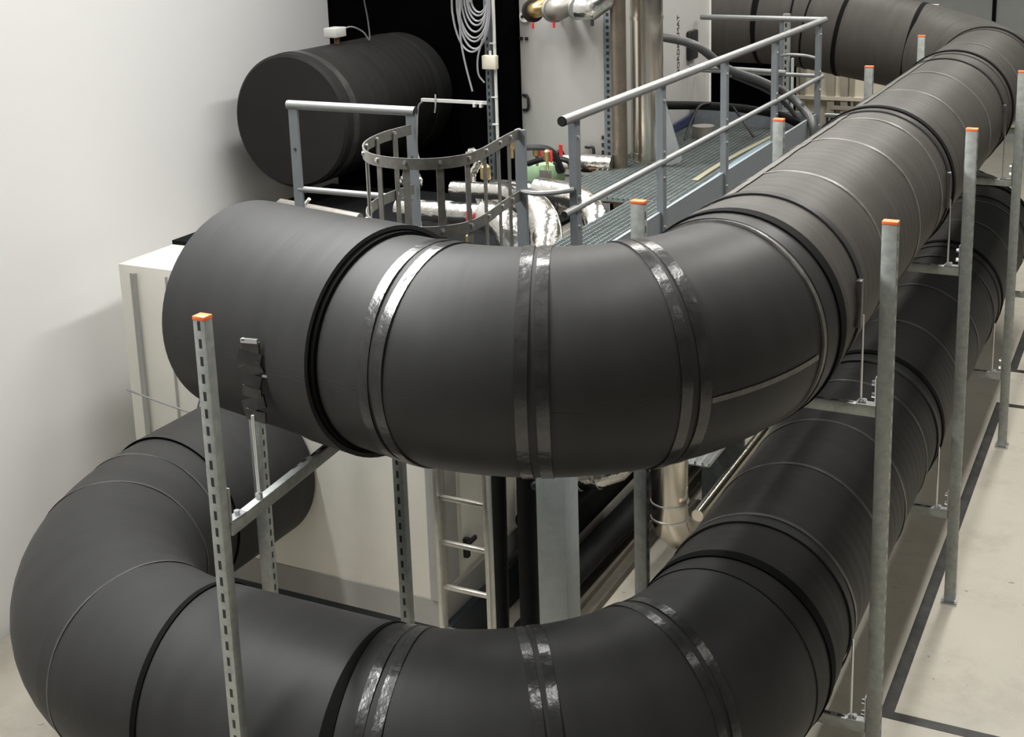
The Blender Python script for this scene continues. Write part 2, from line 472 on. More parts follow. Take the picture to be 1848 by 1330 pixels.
hoop(up_path, leg_joint-0.27, leg_joint-0.012, 0.544, 0.02).build('collar', DUCT, upper)
hoop(up_path, leg_joint-0.02, leg_joint+0.016, 0.518, 0.03).build('joint_ring', GAP, upper)
SEAM = (41.0, 68.0, 96.0)
sU = [up_path.near(on_bend(a)) for a in (0.0,)+SEAM]
sts = [leg_joint+0.02, sU[3], sU[2], sU[1], sU[0]]
for a, b in zip(sts, sts[1:]):
    duct_slice(up_path, a, b, RU-0.008).build('bend_segment', DUCT, upper)
for a in SEAM:
    band_at(XD, UY0, UB, ZU, a, -0.068, -0.014, RU-0.002, 0.006, wob=0.003).build('seam_tape', TAPE, upper)
    band_at(XD, UY0, UB, ZU, a, 0.014, 0.066, RU-0.002, 0.006, wob=0.003).build('seam_tape', TAPE, upper)
band_at(XD, UY0, UB, ZU, 9.0, -0.02, 0.012, RU+0.004, wob=0.002).build('seam_tape', TAPE_GREY, upper)
# straight run sections between the black joints
secs = [(sU[0], jU[1]), (jU[1], jU[2]), (jU[2], jU[3])]
for k, (a, b) in enumerate(secs):
    duct_slice(up_path, a, b, RU).build('straight_section', DUCT_RIB, upper)
for k, j in enumerate(jU):
    hoop(up_path, j-0.036, j+0.036, RU+0.02, 0.02).build('joint_ring', GAP, upper)
    hoop(up_path, j+0.034, j+0.2, RU+0.014, 0.016).build('collar', DUCT_RIB, upper)
    hoop(up_path, j-0.15, j-0.034, RU+0.009, 0.012).build('collar', DUCT_RIB if k else DUCT, upper)
for y in (6.85, 7.85, 8.62, 9.95, 10.95, 11.9, 13.1):
    s = up_path.near((XD, y, ZU))
    hoop(up_path, s-0.018, s+0.018, RU+0.004, 0.008, wob=0.003).build('seam_tape', TAPE_GREY, upper)
fb = [up_path.near(q) for q in far_bend]
duct_slice(up_path, jU[3], fb[3], RU+0.005).build('bend_segment', DUCT_RIB, upper)
duct_slice(up_path, fb[3], fb[5], RU+0.0).build('straight_section', DUCT_RIB, upper)
for q, wd in (((-2.78, 15.8, 3.15), 0.05), ((-3.6, 15.85, 3.28), 0.05), ((-4.18, 15.85, 3.37), 0.02), ((-4.0, 15.85, 3.35), 0.02), ((-4.62, 15.85, 3.4), 0.06), ((-5.35, 15.85, 3.4), 0.06)):
    s = up_path.near(q); hoop(up_path, s-wd/2, s+wd/2, RU+0.012, 0.012).build('joint_ring', GAP, upper)
# lengthwise tape on top of the long run and clamp tabs at its side
for (y0, y1) in ((6.35, 8.95), (9.15, 12.3)):
    mb = MB()
    for i in range(12):
        ya = y0+(y1-y0)*i/12; yb = y0+(y1-y0)*(i+1)/12; w = 0.035+random.uniform(-.008, .008)
        a0 = math.radians(112); pts = []
        for y in (ya, yb):
            for dd in (-1, 1):
                a = a0+dd*w/RU; pts.append(mb.bm.verts.new((XD+(RU+.006)*math.cos(a), y, ZU+(RU+.006)*math.sin(a))))
        mb.bm.faces.new((pts[0], pts[1], pts[3], pts[2]))
    o = mb.build('lengthwise_tape', TAPE_GREY, upper)
mb = MB()
for i in range(7):
    z0 = 2.72+i*.055; mb.beam((-3.63+.012*math.sin(i*2.1), 4.452-.01*(i % 2), z0), (-3.63+.012*math.sin((i+1)*2.1), 4.452-.01*((i+1) % 2), z0+.055), 0.10+.02*math.sin(i*1.7), 0.012, up=(0.1, -1, 0))
mb.build('clamp_tab', TAPE, upper)
MB().beam((-3.67, 4.44, 3.10), (-3.58, 4.44, 3.105), 0.012, 0.02).build('clamp_strip', ZINC, upper)
MB().beam((-3.58, 4.455, 2.94), (-3.46, 4.50, 2.925), 0.006, 0.012).build('clamp_strip', ZINC, upper)
for y in (6.18, 8.84, 11.78):
    MB().box(XD+RU-.008, XD+RU+.020, y-.02, y+.03, ZU-.10, ZU+.14).build('clamp_tab', TAPE_DARK, upper, .004)
# lengthwise tape seam on the outer side of the bend's first segment
mb = MB(); prev = None
for i in range(9):
    a = math.radians(11+27*i/8); zz = ZU-.045-.02*i/8; R_ = UB+math.sqrt((RU)**2-(zz-ZU)**2)-.002
    q = (XD-UB+R_*math.cos(a), UY0-R_*math.sin(a)); cur = (mb.bm.verts.new((q[0], q[1], zz-.012)), mb.bm.verts.new((q[0], q[1], zz+.012)))
    if prev: mb.bm.faces.new((prev[0], cur[0], cur[1], prev[1]))
    prev = cur
mb.build('lengthwise_tape', TAPE_GREY, upper)
# --- lower duct
ZL, RL = 1.22, 0.508
LB, LY0 = 1.385, 5.88
lb = bend_pts(XD, LY0, LB, 90, [4.5*i for i in range(21)], ZL)
LSEAM = (29.0, 55.0, 80.0)
LEGX = -4.13
cx2, cy2 = LEGX, lb[-1][1]+1.42
le = [(LEGX-1.42*math.sin(math.radians(a)), cy2-1.42*math.cos(math.radians(a)), ZL) for a in [4.5*i for i in range(21)]]
low_far = [(XD, 15.0, ZL), (XD-0.2, 15.55, ZL+0.02), (XD-0.75, 15.95, ZL+0.05), (-4.2, 16.0, ZL+0.1)]
lo_path = Path([(le[-1][0], 6.72, ZL)]+le[::-1]+lb[::-1][0:]+low_far)
lower = thing('insulated_duct', 'lower of the two stacked long black insulated ducts, running close above the floor', 'duct', (XD, 6.0, 0.68))
sL = [lo_path.near(bend_pts(XD, LY0, LB, 90, [a], ZL)[0]) for a in (0,)+LSEAM+(90,)]; sE = [lo_path.near(le[k]) for k in (0, 5, 10, 15, 20)]
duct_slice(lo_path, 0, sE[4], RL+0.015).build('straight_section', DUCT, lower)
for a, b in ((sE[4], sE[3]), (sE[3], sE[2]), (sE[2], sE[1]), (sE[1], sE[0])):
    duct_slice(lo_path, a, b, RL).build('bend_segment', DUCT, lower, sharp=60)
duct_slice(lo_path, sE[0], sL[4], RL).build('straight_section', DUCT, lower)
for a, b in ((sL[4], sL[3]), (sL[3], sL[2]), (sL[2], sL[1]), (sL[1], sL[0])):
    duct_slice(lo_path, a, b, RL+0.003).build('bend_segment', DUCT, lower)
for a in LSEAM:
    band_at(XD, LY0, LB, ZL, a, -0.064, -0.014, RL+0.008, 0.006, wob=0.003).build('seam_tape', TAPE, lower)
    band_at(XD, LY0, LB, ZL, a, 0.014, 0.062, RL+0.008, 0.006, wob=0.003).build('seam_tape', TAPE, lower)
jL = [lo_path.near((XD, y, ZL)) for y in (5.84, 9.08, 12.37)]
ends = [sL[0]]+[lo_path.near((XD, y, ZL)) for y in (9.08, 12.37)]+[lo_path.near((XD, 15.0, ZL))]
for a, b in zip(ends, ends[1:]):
    duct_slice(lo_path, a, b, RL).build('straight_section', DUCT_SHADE, lower)
duct_slice(lo_path, ends[-1], lo_path.L, RL).build('bend_segment', DUCT_SHADE, lower)
for s in [sE[4]-0.02, sE[0]+0.02, lo_path.near(bend_pts(XD, LY0, LB, 90, [86], ZL)[0])]:
    hoop(lo_path, s-0.015, s+0.015, RL+0.008, 0.02).build('joint_ring', GAP, lower)
for s in [jL[0], ends[1], ends[2], ends[3]]:
    hoop(lo_path, s-0.034, s+0.034, RL+0.018, 0.02).build('joint_ring', GAP, lower)
for s in [jL[0], ends[1], ends[2]]:
    hoop(lo_path, s+0.032, s+0.2, RL+0.012, 0.014).build('collar', DUCT_SHADE, lower)
    hoop(lo_path, s-0.17, s-0.032, RL+0.009, 0.012).build('collar', DUCT_SHADE, lower)
for y in (6.35, 7.05, 7.75, 8.5, 9.9, 10.9, 11.8, 13.3, 14.2):
    s = lo_path.near((XD, y, ZL)); hoop(lo_path, s-0.014, s+0.014, RL+0.004, 0.008, wob=0.003).build('seam_tape', TAPE_DARK, lower)
for y in (15.25, 15.6):
    s = lo_path.near((XD-0.3, y, ZL)); hoop(lo_path, s-0.02, s+0.02, RL+0.012, 0.01).build('joint_ring', GAP, lower)
for s in (sE[4]+0.22, sE[3]+0.05, sE[1]+0.1):
    hoop(lo_path, s-0.007, s+0.007, RL+0.003, 0.01, wob=0.003).build('seam_tape', TAPE_DARK, lower)

# --- duct at the upper left, in front of the black partition
tank = thing('insulated_duct', 'short thick black insulated duct at upper left with a small sensor on top', 'duct', (-6.36, 9.1, 2.74))
tp = Path([(-6.36, 8.5, 3.28), (-6.36, 10.2, 3.28)])
duct_slice(tp, 0, 1.7, 0.54, cap0=True, round_ends=0.02).build('straight_section', DUCT_SHADE, tank)
hoop(tp, 0.10, 0.18, 0.545, 0.006, wob=0.002).build('seam_tape', TAPE_DARK, tank)
hoop(tp, 1.43, 1.5, 0.546, 0.008).build('flange', DUCT, tank)
sens = thing('duct_sensor', 'small white sensor box on a brown stem on the upper left duct', 'sensor', (-6.36, 9.22, 3.82))
MB().tube([(-6.36, 9.22, 3.815), (-6.36, 9.22, 3.88)], 0.025, 10).build('stem', RUST, sens)
MB().box(-6.42, -6.30, 9.12, 9.28, 3.88, 3.96).build('housing', WHITEP, sens, 0.008)
tag(MB().tube(smooth_path([(-6.36, 9.285, 3.93), (-6.3, 9.36, 3.95), (-6.25, 9.45, 3.9), (-6.22, 9.5, 3.83), (-6.2, 9.46, 4.0), (-6.12, 9.3, 4.2), (-5.95, 9.1, 4.28), (-5.4, 9.05, 4.29)]), 0.007, 6).build('sensor_cable', CABLE),
    'thin grey cable looping up from the sensor box on the upper left duct', 'cable')

# ------------------------------------------------------------------ support frames
def post_parts(parent, x, y, h, wx=0.075, wy=0.05, slot_side='x', lab=False):
    ms = slotted(GALV, 2, 1, 0, h-.024, wy) if slot_side == 'x' else slotted(GALV, 2, 0, 1, h-.024, wx)
    p = MB().box(x-wx/2, x+wx/2, y-wy/2, y+wy/2, 0.012, h-0.012).build('post', ms, parent, 0.004)
    MB().box(x-wx/2-.001, x+wx/2+.001, y-wy/2-.001, y+wy/2+.001, h-0.014, h+0.004).build('end_cap', ORANGE, p, 0.003)
    MB().box(x-0.055, x+0.055, y-0.07, y+0.07, 0, 0.012).build('foot_plate', ZINC, p)
    for sx in (-1, 1): MB().tube([(x+sx*.045, y-.05, .01), (x+sx*.045, y-.05, .035)], .011, 8).build('anchor_bolt', ZINC, p)
    return p
XR_, XL_ = -1.19, -2.49
def cross_bar(parent, y, z, x0=XL_+0.04, x1=XR_-0.04):
    cb = MB().box(x0, x1, y-.0205, y+.0205, z-.06, z).build('crossbar', slotted(GALV, 0, 1, 2, x1-x0, .041), parent, 0.003)
    for x, s in ((x0, 1), (x1, -1)):
        MB().prism([(x, z+.001), (x+s*.1, z+.001), (x+s*.1, z+.007), (x+s*.006, z+.007), (x+s*.006, z+.15), (x, z+.15)], 'y', y-.022, y+.022).build('bracket', ZINC, cb)
        MB().tube([(x+s*.06, y, z+.006), (x+s*.06, y, z+.025)], .013, 6).build('bolt', ZINC, cb)
        for zz in (.05, .115): MB().tube([(x+s*.004, y, z+zz), (x+s*.024, y, z+zz)], .013, 6).build('bolt', ZINC, cb)
    return cb
GROUPF = 'steel support frames along the double duct'
def frame(y, label, proto=None):
    t = thing('pipe_support_frame', label, 'support frame', (XD, y, 0), GROUPF)
    post_parts(t, XR_, y, 3.425); post_parts(t, XL_, y, 3.425)
    for z, rad, zc in ((2.478, RU, ZU), (0.70, RL, ZL)):
        cross_bar(t, y, z)
        for sx in (-1, 1):
            xx = XD+sx*(rad+0.012)
            rd = MB().tube([(xx, y, z-.02), (xx, y, zc-0.06)], 0.006, 8).build('threaded_rod', ZINC, t)
            MB().tube([(xx, y, z), (xx, y, z+.02)], .014, 6).build('nut', ZINC, rd)
        mb = hoop(Path([(XD, y-0.03, zc), (XD, y+0.03, zc)]), 0, 0.06, rad+0.012, 0.008)
        mb.build('pipe_clamp', DUCT, t)
    return t
f1 = frame(6.26, 'steel support frame nearest the camera on the double duct run, orange-capped posts')
dup(f1, (XD, 8.92, 0), 'second steel support frame along the double duct, foot beside black floor line')
dup(f1, (XD, 11.85, 0), 'third steel support frame along the double duct, right post cut by the picture edge')
dup(f1, (XD, 14.45, 0), 'farthest steel support frame on the double duct, only its left orange-capped post showing')

# frame under the left leg of the upper duct
lf = thing('pipe_support_frame', 'slotted steel support frame at left foreground holding the curving upper duct', 'support frame', (-3.46, 5.0, 0))
post_parts(lf, -3.46, 3.96, 3.385, 0.06, 0.05, 'y')
post_parts(lf, -3.60, 5.56, 2.60, 0.06, 0.05, 'y')
cb = MB().beam((-3.44, 3.985, 2.445), (-3.585, 5.54, 2.445), 0.041, 0.06).build('crossbar', slotted(GALV, 1, 0, 2, 1.555, .18), lf, 0.003)
MB().prism([(3.985, 2.476), (4.09, 2.476), (4.09, 2.482), (3.991, 2.482), (3.991, 2.63), (3.985, 2.63)], 'x', -3.466, -3.422).build('bracket', ZINC, cb)
MB().tube([(-3.445, 4.05, 2.482), (-3.445, 4.05, 2.50)], .013, 6).build('bolt', ZINC, cb)
rd = MB().tube([(-3.46, 4.22, 2.44), (-3.46, 4.22, 2.86)], 0.007, 8).build('threaded_rod', ZINC, lf)
MB().tube([(-3.46, 4.22, 2.476), (-3.46, 4.22, 2.50)], .016, 6).build('nut', ZINC, rd)
MB().tube([(-3.57, 5.46, 2.44), (-3.57, 5.46, 2.60)], 0.007, 8).build('threaded_rod', ZINC, lf)

pb = thing('slotted_post', 'slotted galvanised post behind the left foreground frame, in front of the white cabinet', 'post', (-4.93, 6.05, 0))
MB().box(-4.97, -4.89, 6.02, 6.08, 0, 2.4).build('upright', slotted(GALV, 2, 1, 0, 2.4, .06), pb, 0.003)
MB().box(-5.0, -4.86, 5.99, 6.11, 0, 0.012).build('foot_plate', ZINC, pb)

# ------------------------------------------------------------------ big cabinet at the lower left
ah = thing('air_handling_cabinet', 'large white air handling cabinet under the walkway, behind the ladder', 'cabinet', (-5.6, 8.0, 0))
MB().box(-6.6, -4.12, 6.74, 9.35, 0.5, 2.55).build('body', CAB, ah, 0.004)
MB().box(-6.6, -4.11, 7.3, 9.36, 2.55, 2.58).build('roof', ROOF, ah)
MB().box(-5.6, -4.11, 6.73, 7.3, 2.55, 2.58).build('roof', ROOF, ah)
MB().box(-6.6, -4.105, 6.735, 9.35, 0.31, 0.5).build('plinth', CAB_GREY, ah)
MB().box(-6.55, -4.05, 6.78, 9.3, 0.0, 0.31).build('base_frame', COLUMN_DK, ah)
mb = MB().box(-4.17, -4.10, 6.72, 6.79, 0.5, 2.55)
mb.build('corner_profile', CAB_EDGE, ah, 0.012)
for (y0, y1) in ((7.06, 7.74), (7.86, 8.6), (8.7, 9.3)):
    dr = MB().box(-4.12, -4.098, y0, y1, 0.56, 2.5).build('door', CAB, ah, 0.004)
    MB().box(-4.098, -4.06, y0-.01, y0+.03, 0.66, 0.80).box(-4.075, -4.05, y0-.01, y0+.11, 0.75, 0.78).build('door_handle', BLACK, dr, 0.005)
MB().box(-4.118, -4.1, 6.86, 7.0, 0.55, 2.5).build('frame_strip', CAB_EDGE, ah)
MB().box(-4.097, -4.094, 7.3, 7.72, 1.27, 1.40).build('notice', WHITEP, ah)
MB().box(-4.094, -4.092, 7.55, 7.68, 1.30, 1.38).build('red_label', RED, ah)
MB().box(-6.48, -6.44, 6.715, 6.745, 0.5, 2.5).build('frame_strip', CAB_EDGE, ah)
MB().box(-6.18, -6.165, 6.73, 6.742, 0.5, 2.5).build('frame_strip', CAB_EDGE, ah)

# ------------------------------------------------------------------ walkway platform
wk = thing('walkway_platform', 'raised steel walkway with open grating floor between cabinet and ducts', 'walkway', (-3.2, 8.8, 0))
WZ = 2.92
def grating(x0, x1, y0, y1):
    mb = MB(); y = y0
    while y < y1: mb.box(x0, x1, y, y+.006, WZ-.03, WZ); y += 0.034
    x = x0
    while x < x1: mb.box(x, x+.008, y0, y1, WZ-.012, WZ-.002); x += 0.04
    return mb
grating(-3.36, -2.83, 6.15, 8.3).build('grating', GRATE, wk)
grating(-3.98, -2.83, 8.3, 11.3).build('grating', GRATE, wk)
MB().box(-2.83, -2.81, 6.1, 11.4, WZ-0.18, WZ+0.15).build('toe_plate', TOE, wk)
MB().box(-4.0, -2.83, 11.34, 11.36, WZ-0.15, WZ+0.15).build('toe_plate', TOE, wk)
MB().box(-2.885, -2.835, 6.15, 11.3, WZ-0.02, WZ+0.004).build('edge_strip', GALV, wk)
MB().box(-3.36, -3.30, 6.15, 8.3, WZ-0.17, WZ-0.035).box(-2.95, -2.84, 6.15, 11.3, WZ-0.17, WZ-0.035).build('side_beam', COLUMN, wk)
MB().box(-4.1, -2.83, 6.08, 6.14, WZ-0.17, WZ-0.02).build('end_beam', COLUMN, wk)
MB().box(-3.09, -2.91, 6.16, 6.34, 0.0, WZ-0.17).build('column', COLUMN, wk, 0.004)
MB().box(-3.15, -2.85, 6.1, 6.4, 0.0, 0.015).build('column_foot', COLUMN, wk)
MB().box(-3.05, -2.93, 11.0, 11.12, 0.0, WZ-0.17).build('column', COLUMN, wk)
MB().box(-4.0, -3.88, 11.0, 11.12, 0.0, WZ-0.17).build('column', COLUMN, wk)

def rail_post(parent, x, y, z0, z1, w=0.06, dd=0.012):
    o = MB().box(x-dd/2, x+dd/2, y-w/2, y+w/2, z0, z1).box(x-dd/2-.03, x-dd/2, y-w/2, y-w/2+.008, z0, z1).build('rail_post', RAIL, parent)
    for z in (z0+0.1, z0+0.2, z1-0.1, z1-.42, z1-.58): MB().tube([(x+dd/2-.002, y, z), (x+dd/2+.006, y, z)], .009, 8).build('bolt', ZINC, o)
    return o
RX = -2.80
g1 = thing('guardrail', 'long grey tube guardrail along the walkway beside the upper duct', 'guardrail', (RX, 8.8, WZ))
MB().tube([(RX, 6.0, 3.872), (RX, 11.45, 3.872)], 0.027, 14, cap=False).build('handrail', RAIL_LT, g1)
MB().tube([(RX, 5.998, 3.872), (RX, 6.012, 3.872)], 0.022, 14).build('end_plug', BLACK, g1)
MB().tube([(RX, 6.0, 3.385), (RX, 11.4, 3.385)], 0.019, 12, cap=False).build('knee_rail', RAIL_LT, g1)
MB().tube([(RX, 5.998, 3.385), (RX, 6.01, 3.385)], 0.015, 12).build('end_plug', BLACK, g1)
for y in (6.18, 7.46, 8.70, 9.95, 11.3): rail_post(g1, RX, y, WZ-0.15, 3.86)
MB().tube([(RX, 11.42, 3.872), (-3.95, 11.5, 3.872)], 0.025, 12).build('handrail', RAIL_LT, g1)
MB().tube([(RX, 11.4, 3.385), (-3.95, 11.5, 3.385)], 0.018, 12).build('knee_rail', RAIL_LT, g1)
mb = MB().box(-3.2, -3.17, 11.44, 11.47, WZ+.1, 3.86); mb.build('rail_post', RAIL, g1)
MB().tube(smooth_path([(-3.185, 11.45, 3.55), (-3.1, 11.44, 3.56), (-2.95, 11.43, 3.555), (-2.82, 11.42, 3.53)]), 0.013, 8).build('curved_strap', RAIL_LT, g1)
g2 = thing('guardrail', 'short grey guardrail at the walkway end, left of the caged ladder', 'guardrail', (-4.1, 6.05, WZ))
MB().tube([(-4.54, 6.06, 3.872), (-3.70, 6.06, 3.872)], 0.026, 14, cap=False).build('handrail', RAIL_LT, g2)
MB().tube([(-3.712, 6.06, 3.872), (-3.698, 6.06, 3.872)], 0.021, 14).build('end_plug', BLACK, g2)
MB().tube([(-4.5, 6.06, 3.385), (-3.74, 6.06, 3.385)], 0.018, 12).build('knee_rail', RAIL_LT, g2)
for x in (-4.50, -3.725):
    o = MB().box(x-.03, x+.03, 6.045, 6.06, WZ-0.2, 3.86).box(x-.03, x-.02, 6.06, 6.085, WZ-.2, 3.86).build('rail_post', RAIL, g2)
    for z in (3.02, 3.2, 3.62): MB().tube([(x, 6.047, z), (x, 6.04, z)], .008, 8).build('bolt', COLUMN_DK, o)
MB().box(-4.6, -3.7, 6.09, 6.1, WZ-.16, WZ+.12).build('toe_plate', TOE, g2)
MB().box(-4.6, -3.75, 6.1, 6.7, WZ-.2, WZ-.16).build('end_deck', GRATE, g2)

# ------------------------------------------------------------------ caged ladder
ld = thing('caged_ladder', 'fixed ladder with safety cage rising to the walkway end', 'ladder', (-3.45, 6.0, 0))
for x in (-3.635, -3.315):
    MB().box(x-.0125, x+.0125, 5.965, 6.03, 0, 3.0).build('stile', ALU, ld, 0.003)
z = 0.26
while z < 2.95:
    MB().box(-3.6225, -3.3275, 5.985, 6.012, z-.012, z+.012).build('rung', ALU, ld, 0.003); z += 0.28
HP = [(-3.715, 6.03), (-3.735, 5.81), (-3.70, 5.59), (-3.61, 5.40), (-3.47, 5.26), (-3.31, 5.21), (-3.14, 5.24), (-3.035, 5.36), (-3.02, 5.53), (-3.05, 5.74), (-3.08, 5.94), (-3.09, 6.08)]
def strap(zt, h=0.055, th=0.006):
    P = smooth_path([(x, y, zt) for x, y in HP], 6); mb = MB(); bm = mb.bm; rows = []
    for i, p in enumerate(P):
        t = (P[min(i+1, len(P)-1)]-P[max(i-1, 0)]).normalized(); n = Vector((t.y, -t.x, 0))
        rows.append([bm.verts.new(p+n*a*th/2-Vector((0, 0, b*h))) for a, b in ((-1, 0), (1, 0), (1, 1), (-1, 1))])
    for A, B in zip(rows, rows[1:]):
        for j in range(4): bm.faces.new((A[j], A[(j+1) % 4], B[(j+1) % 4], B[j]))
    bm.faces.new(rows[0]); bm.faces.new(rows[-1][::-1]); return mb, P
for zt in (3.805, 3.475, 2.7):
    mb, P = strap(zt); hp = mb.build('cage_hoop', CAGE, ld)
    for k in (4, 9, 14, 20, 26, 32, 38, 44, 50, 56, 61):
        p = P[k]; t = (P[k+1]-P[k-1]).normalized(); n = Vector((t.y, -t.x, 0))
        MB().tube([p-Vector((0, 0, .022))-n*.012, p-Vector((0, 0, .022))+n*.012], .009, 8).build('rivet', ZINC, hp)
PB = smooth_path([(x, y, 3.79) for x, y in HP], 6)
cxc, cyc = -3.39, 5.65
for k in (4, 9, 14, 20, 26, 32, 38, 44, 50, 56, 61):
    p = PB[k]; t = (PB[k+1]-PB[k-1]).normalized(); n = Vector((t.y, -t.x, 0))
    if n.dot(Vector((cxc-p.x, cyc-p.y, 0))) < 0: n = -n
    q = p+n*0.008
    MB().beam((q.x, q.y, 3.785), (q.x, q.y, 2.6), 0.036, 0.006, up=tuple(n)).build('cage_bar', CAGE, ld)
MB().box(-3.115, -3.055, 6.08, 6.10, WZ-.1, 3.80).box(-3.115, -3.10, 6.10, 6.13, WZ-.1, 3.8).build('ladder_post', RAIL, ld)
MB().tube(smooth_path([(-3.085, 6.09, 3.47), (-3.0, 6.07, 3.468), (-2.9, 6.09, 3.475), (-2.81, 6.15, 3.485)]), 0.014, 8).build('link_bar', RAIL_LT, ld)

# ------------------------------------------------------------------ upper cabinet behind the walkway
uc = thing('equipment_cabinet', 'tall white equipment cabinet standing behind the walkway, lettered on its side', 'cabinet', (-4.4, 10.9, 2.6))
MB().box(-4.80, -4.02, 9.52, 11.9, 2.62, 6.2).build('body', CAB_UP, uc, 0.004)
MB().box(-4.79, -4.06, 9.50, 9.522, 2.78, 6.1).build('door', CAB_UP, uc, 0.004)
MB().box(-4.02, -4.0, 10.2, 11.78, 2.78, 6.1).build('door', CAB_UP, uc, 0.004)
MB().box(-4.03, -3.985, 11.84, 11.9, 2.62, 6.2).build('corner_profile', WHITEP, uc)
MB().box(-4.06, -3.99, 9.495, 9.53, 2.75, 6.2).build('edge_strut', slotted(GALV_DK, 2, 0, 1, 3.45, .07, .05, half_w=.012), uc)
MB().tube([(-4.775, 9.492, 3.415), (-4.735, 9.485, 3.415), (-4.72, 9.48, 3.39), (-4.72, 9.48, 3.32), (-4.735, 9.485, 3.295), (-4.775, 9.492, 3.295)], 0.011, 8).build('door_handle', BLACK, uc)
MB().tube(smooth_path([(-4.20, 9.50, 3.02), (-4.20, 9.44, 3.03), (-4.14, 9.44, 3.03), (-4.135, 9.44, 2.95)], 4), 0.013, 8).build('door_handle', BLACK, uc)
for z0_, z1_ in ((2.95, 3.0), (3.03, 3.06), (3.09, 3.12)): MB().box(-4.085, -4.07, 9.485, 9.50, z0_, z1_).build('hinge', BLACK, uc)
for x0_, x1_ in ((-4.79, -4.76), (-4.74, -4.715)): MB().box(x0_, x1_, 9.485, 9.50, 3.86, 3.885).build('latch', BLACK, uc)
MB().tube([(-4.73, 9.505, 4.05), (-4.73, 9.47, 4.05)], 0.045, 16).build('lock_plate', WHITEP, uc)
MB().tube([(-4.745, 9.472, 4.05), (-4.745, 9.46, 4.05)], 0.013, 10).build('lock_hole', BLACK, uc)
MB().box(-4.0, -3.955, 11.24, 11.46, 3.50, 3.77).build('door_handle', BLACK, uc, 0.02)
def text(body, loc, rot, size, name, parent, material):
    cu = bpy.data.curves.new(name, 'FONT'); cu.body = body; cu.size = size; cu.extrude = 0.0015; cu.align_x = 'LEFT'
    tmp = bpy.data.objects.new(name, cu); COL.objects.link(tmp)
    bpy.context.view_layer.update()
    me = bpy.data.meshes.new_from_object(tmp.evaluated_get(bpy.context.evaluated_depsgraph_get()))
    COL.objects.unlink(tmp); bpy.data.objects.remove(tmp)
    me.materials.append(material)
    o = bpy.data.objects.new(name, me); COL.objects.link(o); o.parent = parent
    o.location = Vector(loc)-worig(parent); o.rotation_euler = rot; return o
# lettering on the +X face, reading upwards
lt = text('NORDKLIMAT', (-3.998, 11.06, 3.39), (math.radians(90), math.radians(-90), math.radians(90)), 0.085, 'lettering', uc, INK)

# ------------------------------------------------------------------ partitions
tag(MB().box(-7.15, -4.9, 10.25, 10.35, 0, 7.9).build('black_partition', CURTAIN), 'tall black partition filling the upper left background behind the thick duct', 'partition')
tag(MB().box(-4.89, -4.81, 9.4, 10.2, 2.6, 7.9).build('black_panel', CURTAIN), 'narrow black panel strip between the slotted post and the white cabinet', 'panel')
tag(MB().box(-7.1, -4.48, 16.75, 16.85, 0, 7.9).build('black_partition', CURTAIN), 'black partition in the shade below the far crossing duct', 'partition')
bp_ = thing('beige_partition', 'beige panelled partition with studs under the far crossing duct', 'partition', (-4.0, 18.5, 0))
MB().box(-6.6, -3.0, 18.55, 18.65, 0, 3.4).build('panel', BEIGE, bp_)
for x0, x1 in ((-4.46, -4.36), (-4.27, -4.17), (-4.12, -4.09), (-3.62, -3.57), (-4.85, -4.78)):
    MB().box(x0, x1, 18.46, 18.55, 0, 3.4).build('stud', BEIGE_DK, bp_)
MB().box(-4.9, -3.0, 18.44, 18.55, 2.05, 2.10).build('cross_rail', BEIGE, bp_)
MB().box(-4.4, -3.0, 18.44, 18.55, 1.92, 1.97).build('cross_rail', BEIGE_DK, bp_)
# ------------------------------------------------------------------ pipes
def pipe(name, label, pts, rad, m, cat='pipe', bands=(), seg=24, n=None, group=None, bm_=None):
    t = thing(name, label, cat, tuple(Vector(pts[0]).lerp(Vector(pts[-1]), 0.5)) if False else pts[-1], group)
    P = smooth_path(pts, n) if n else pts
    MB().tube(P, rad, seg).build('pipe_body', m, t, sharp=50)
    for (q, ax, w) in bands:
        q = Vector(q); ax = Vector(ax).normalized()
        MB().tube([q-ax*w/2, q+ax*w/2], rad+0.006, seg).build('band', bm_ or m, t)
    return t
pipe('vertical_pipe', 'broad shiny steel-clad vertical pipe in front of the white cabinet side', [(-3.74, 9.6, 6.5), (-3.74, 9.6, 2.9)], 0.128, CLAD_WARM, bands=[((-3.74, 9.6, 4.05), (0, 0, 1), .03), ((-3.74, 9.6, 2.97), (0, 0, 1), .05), ((-3.74, 9.6, 2.925), (0, 0, 1), .01)])
pipe('vertical_pipe', 'thin brownish vertical steel pipe left of the broad shiny pipe', [(-3.86, 9.3, 6.5), (-3.85, 9.3, 2.6)], 0.06, STEEL_BR)
pipe('horizontal_pipe', 'short silver-clad horizontal pipe stub beside the thin brown pipe', [(-4.22, 9.2, 2.95), (-3.88, 9.22, 2.95)], 0.075, CLAD)
st = thing('shutoff_valve', 'flanged valve with red handle at the end of the silver pipe stub', 'valve', (-4.3, 9.2, 2.85))
MB().tube([(-4.335, 9.2, 2.95), (-4.315, 9.2, 2.95)], 0.095, 20).build('flange', BLACK, st)
MB().tube([(-4.315, 9.2, 2.95), (-4.23, 9.2, 2.95)], 0.055, 16).build('valve_body', WHITEP, st)
MB().tube([(-4.30, 9.18, 3.0), (-4.30, 9.18, 3.09)], 0.016, 8).build('handle', RED, st)
pipe('lagged_pipe', 'dull brown lagged pipe lying under the silver pipe stub', [(-4.3, 9.0, 2.75), (-3.7, 9.05, 2.75)], 0.06, RUST)
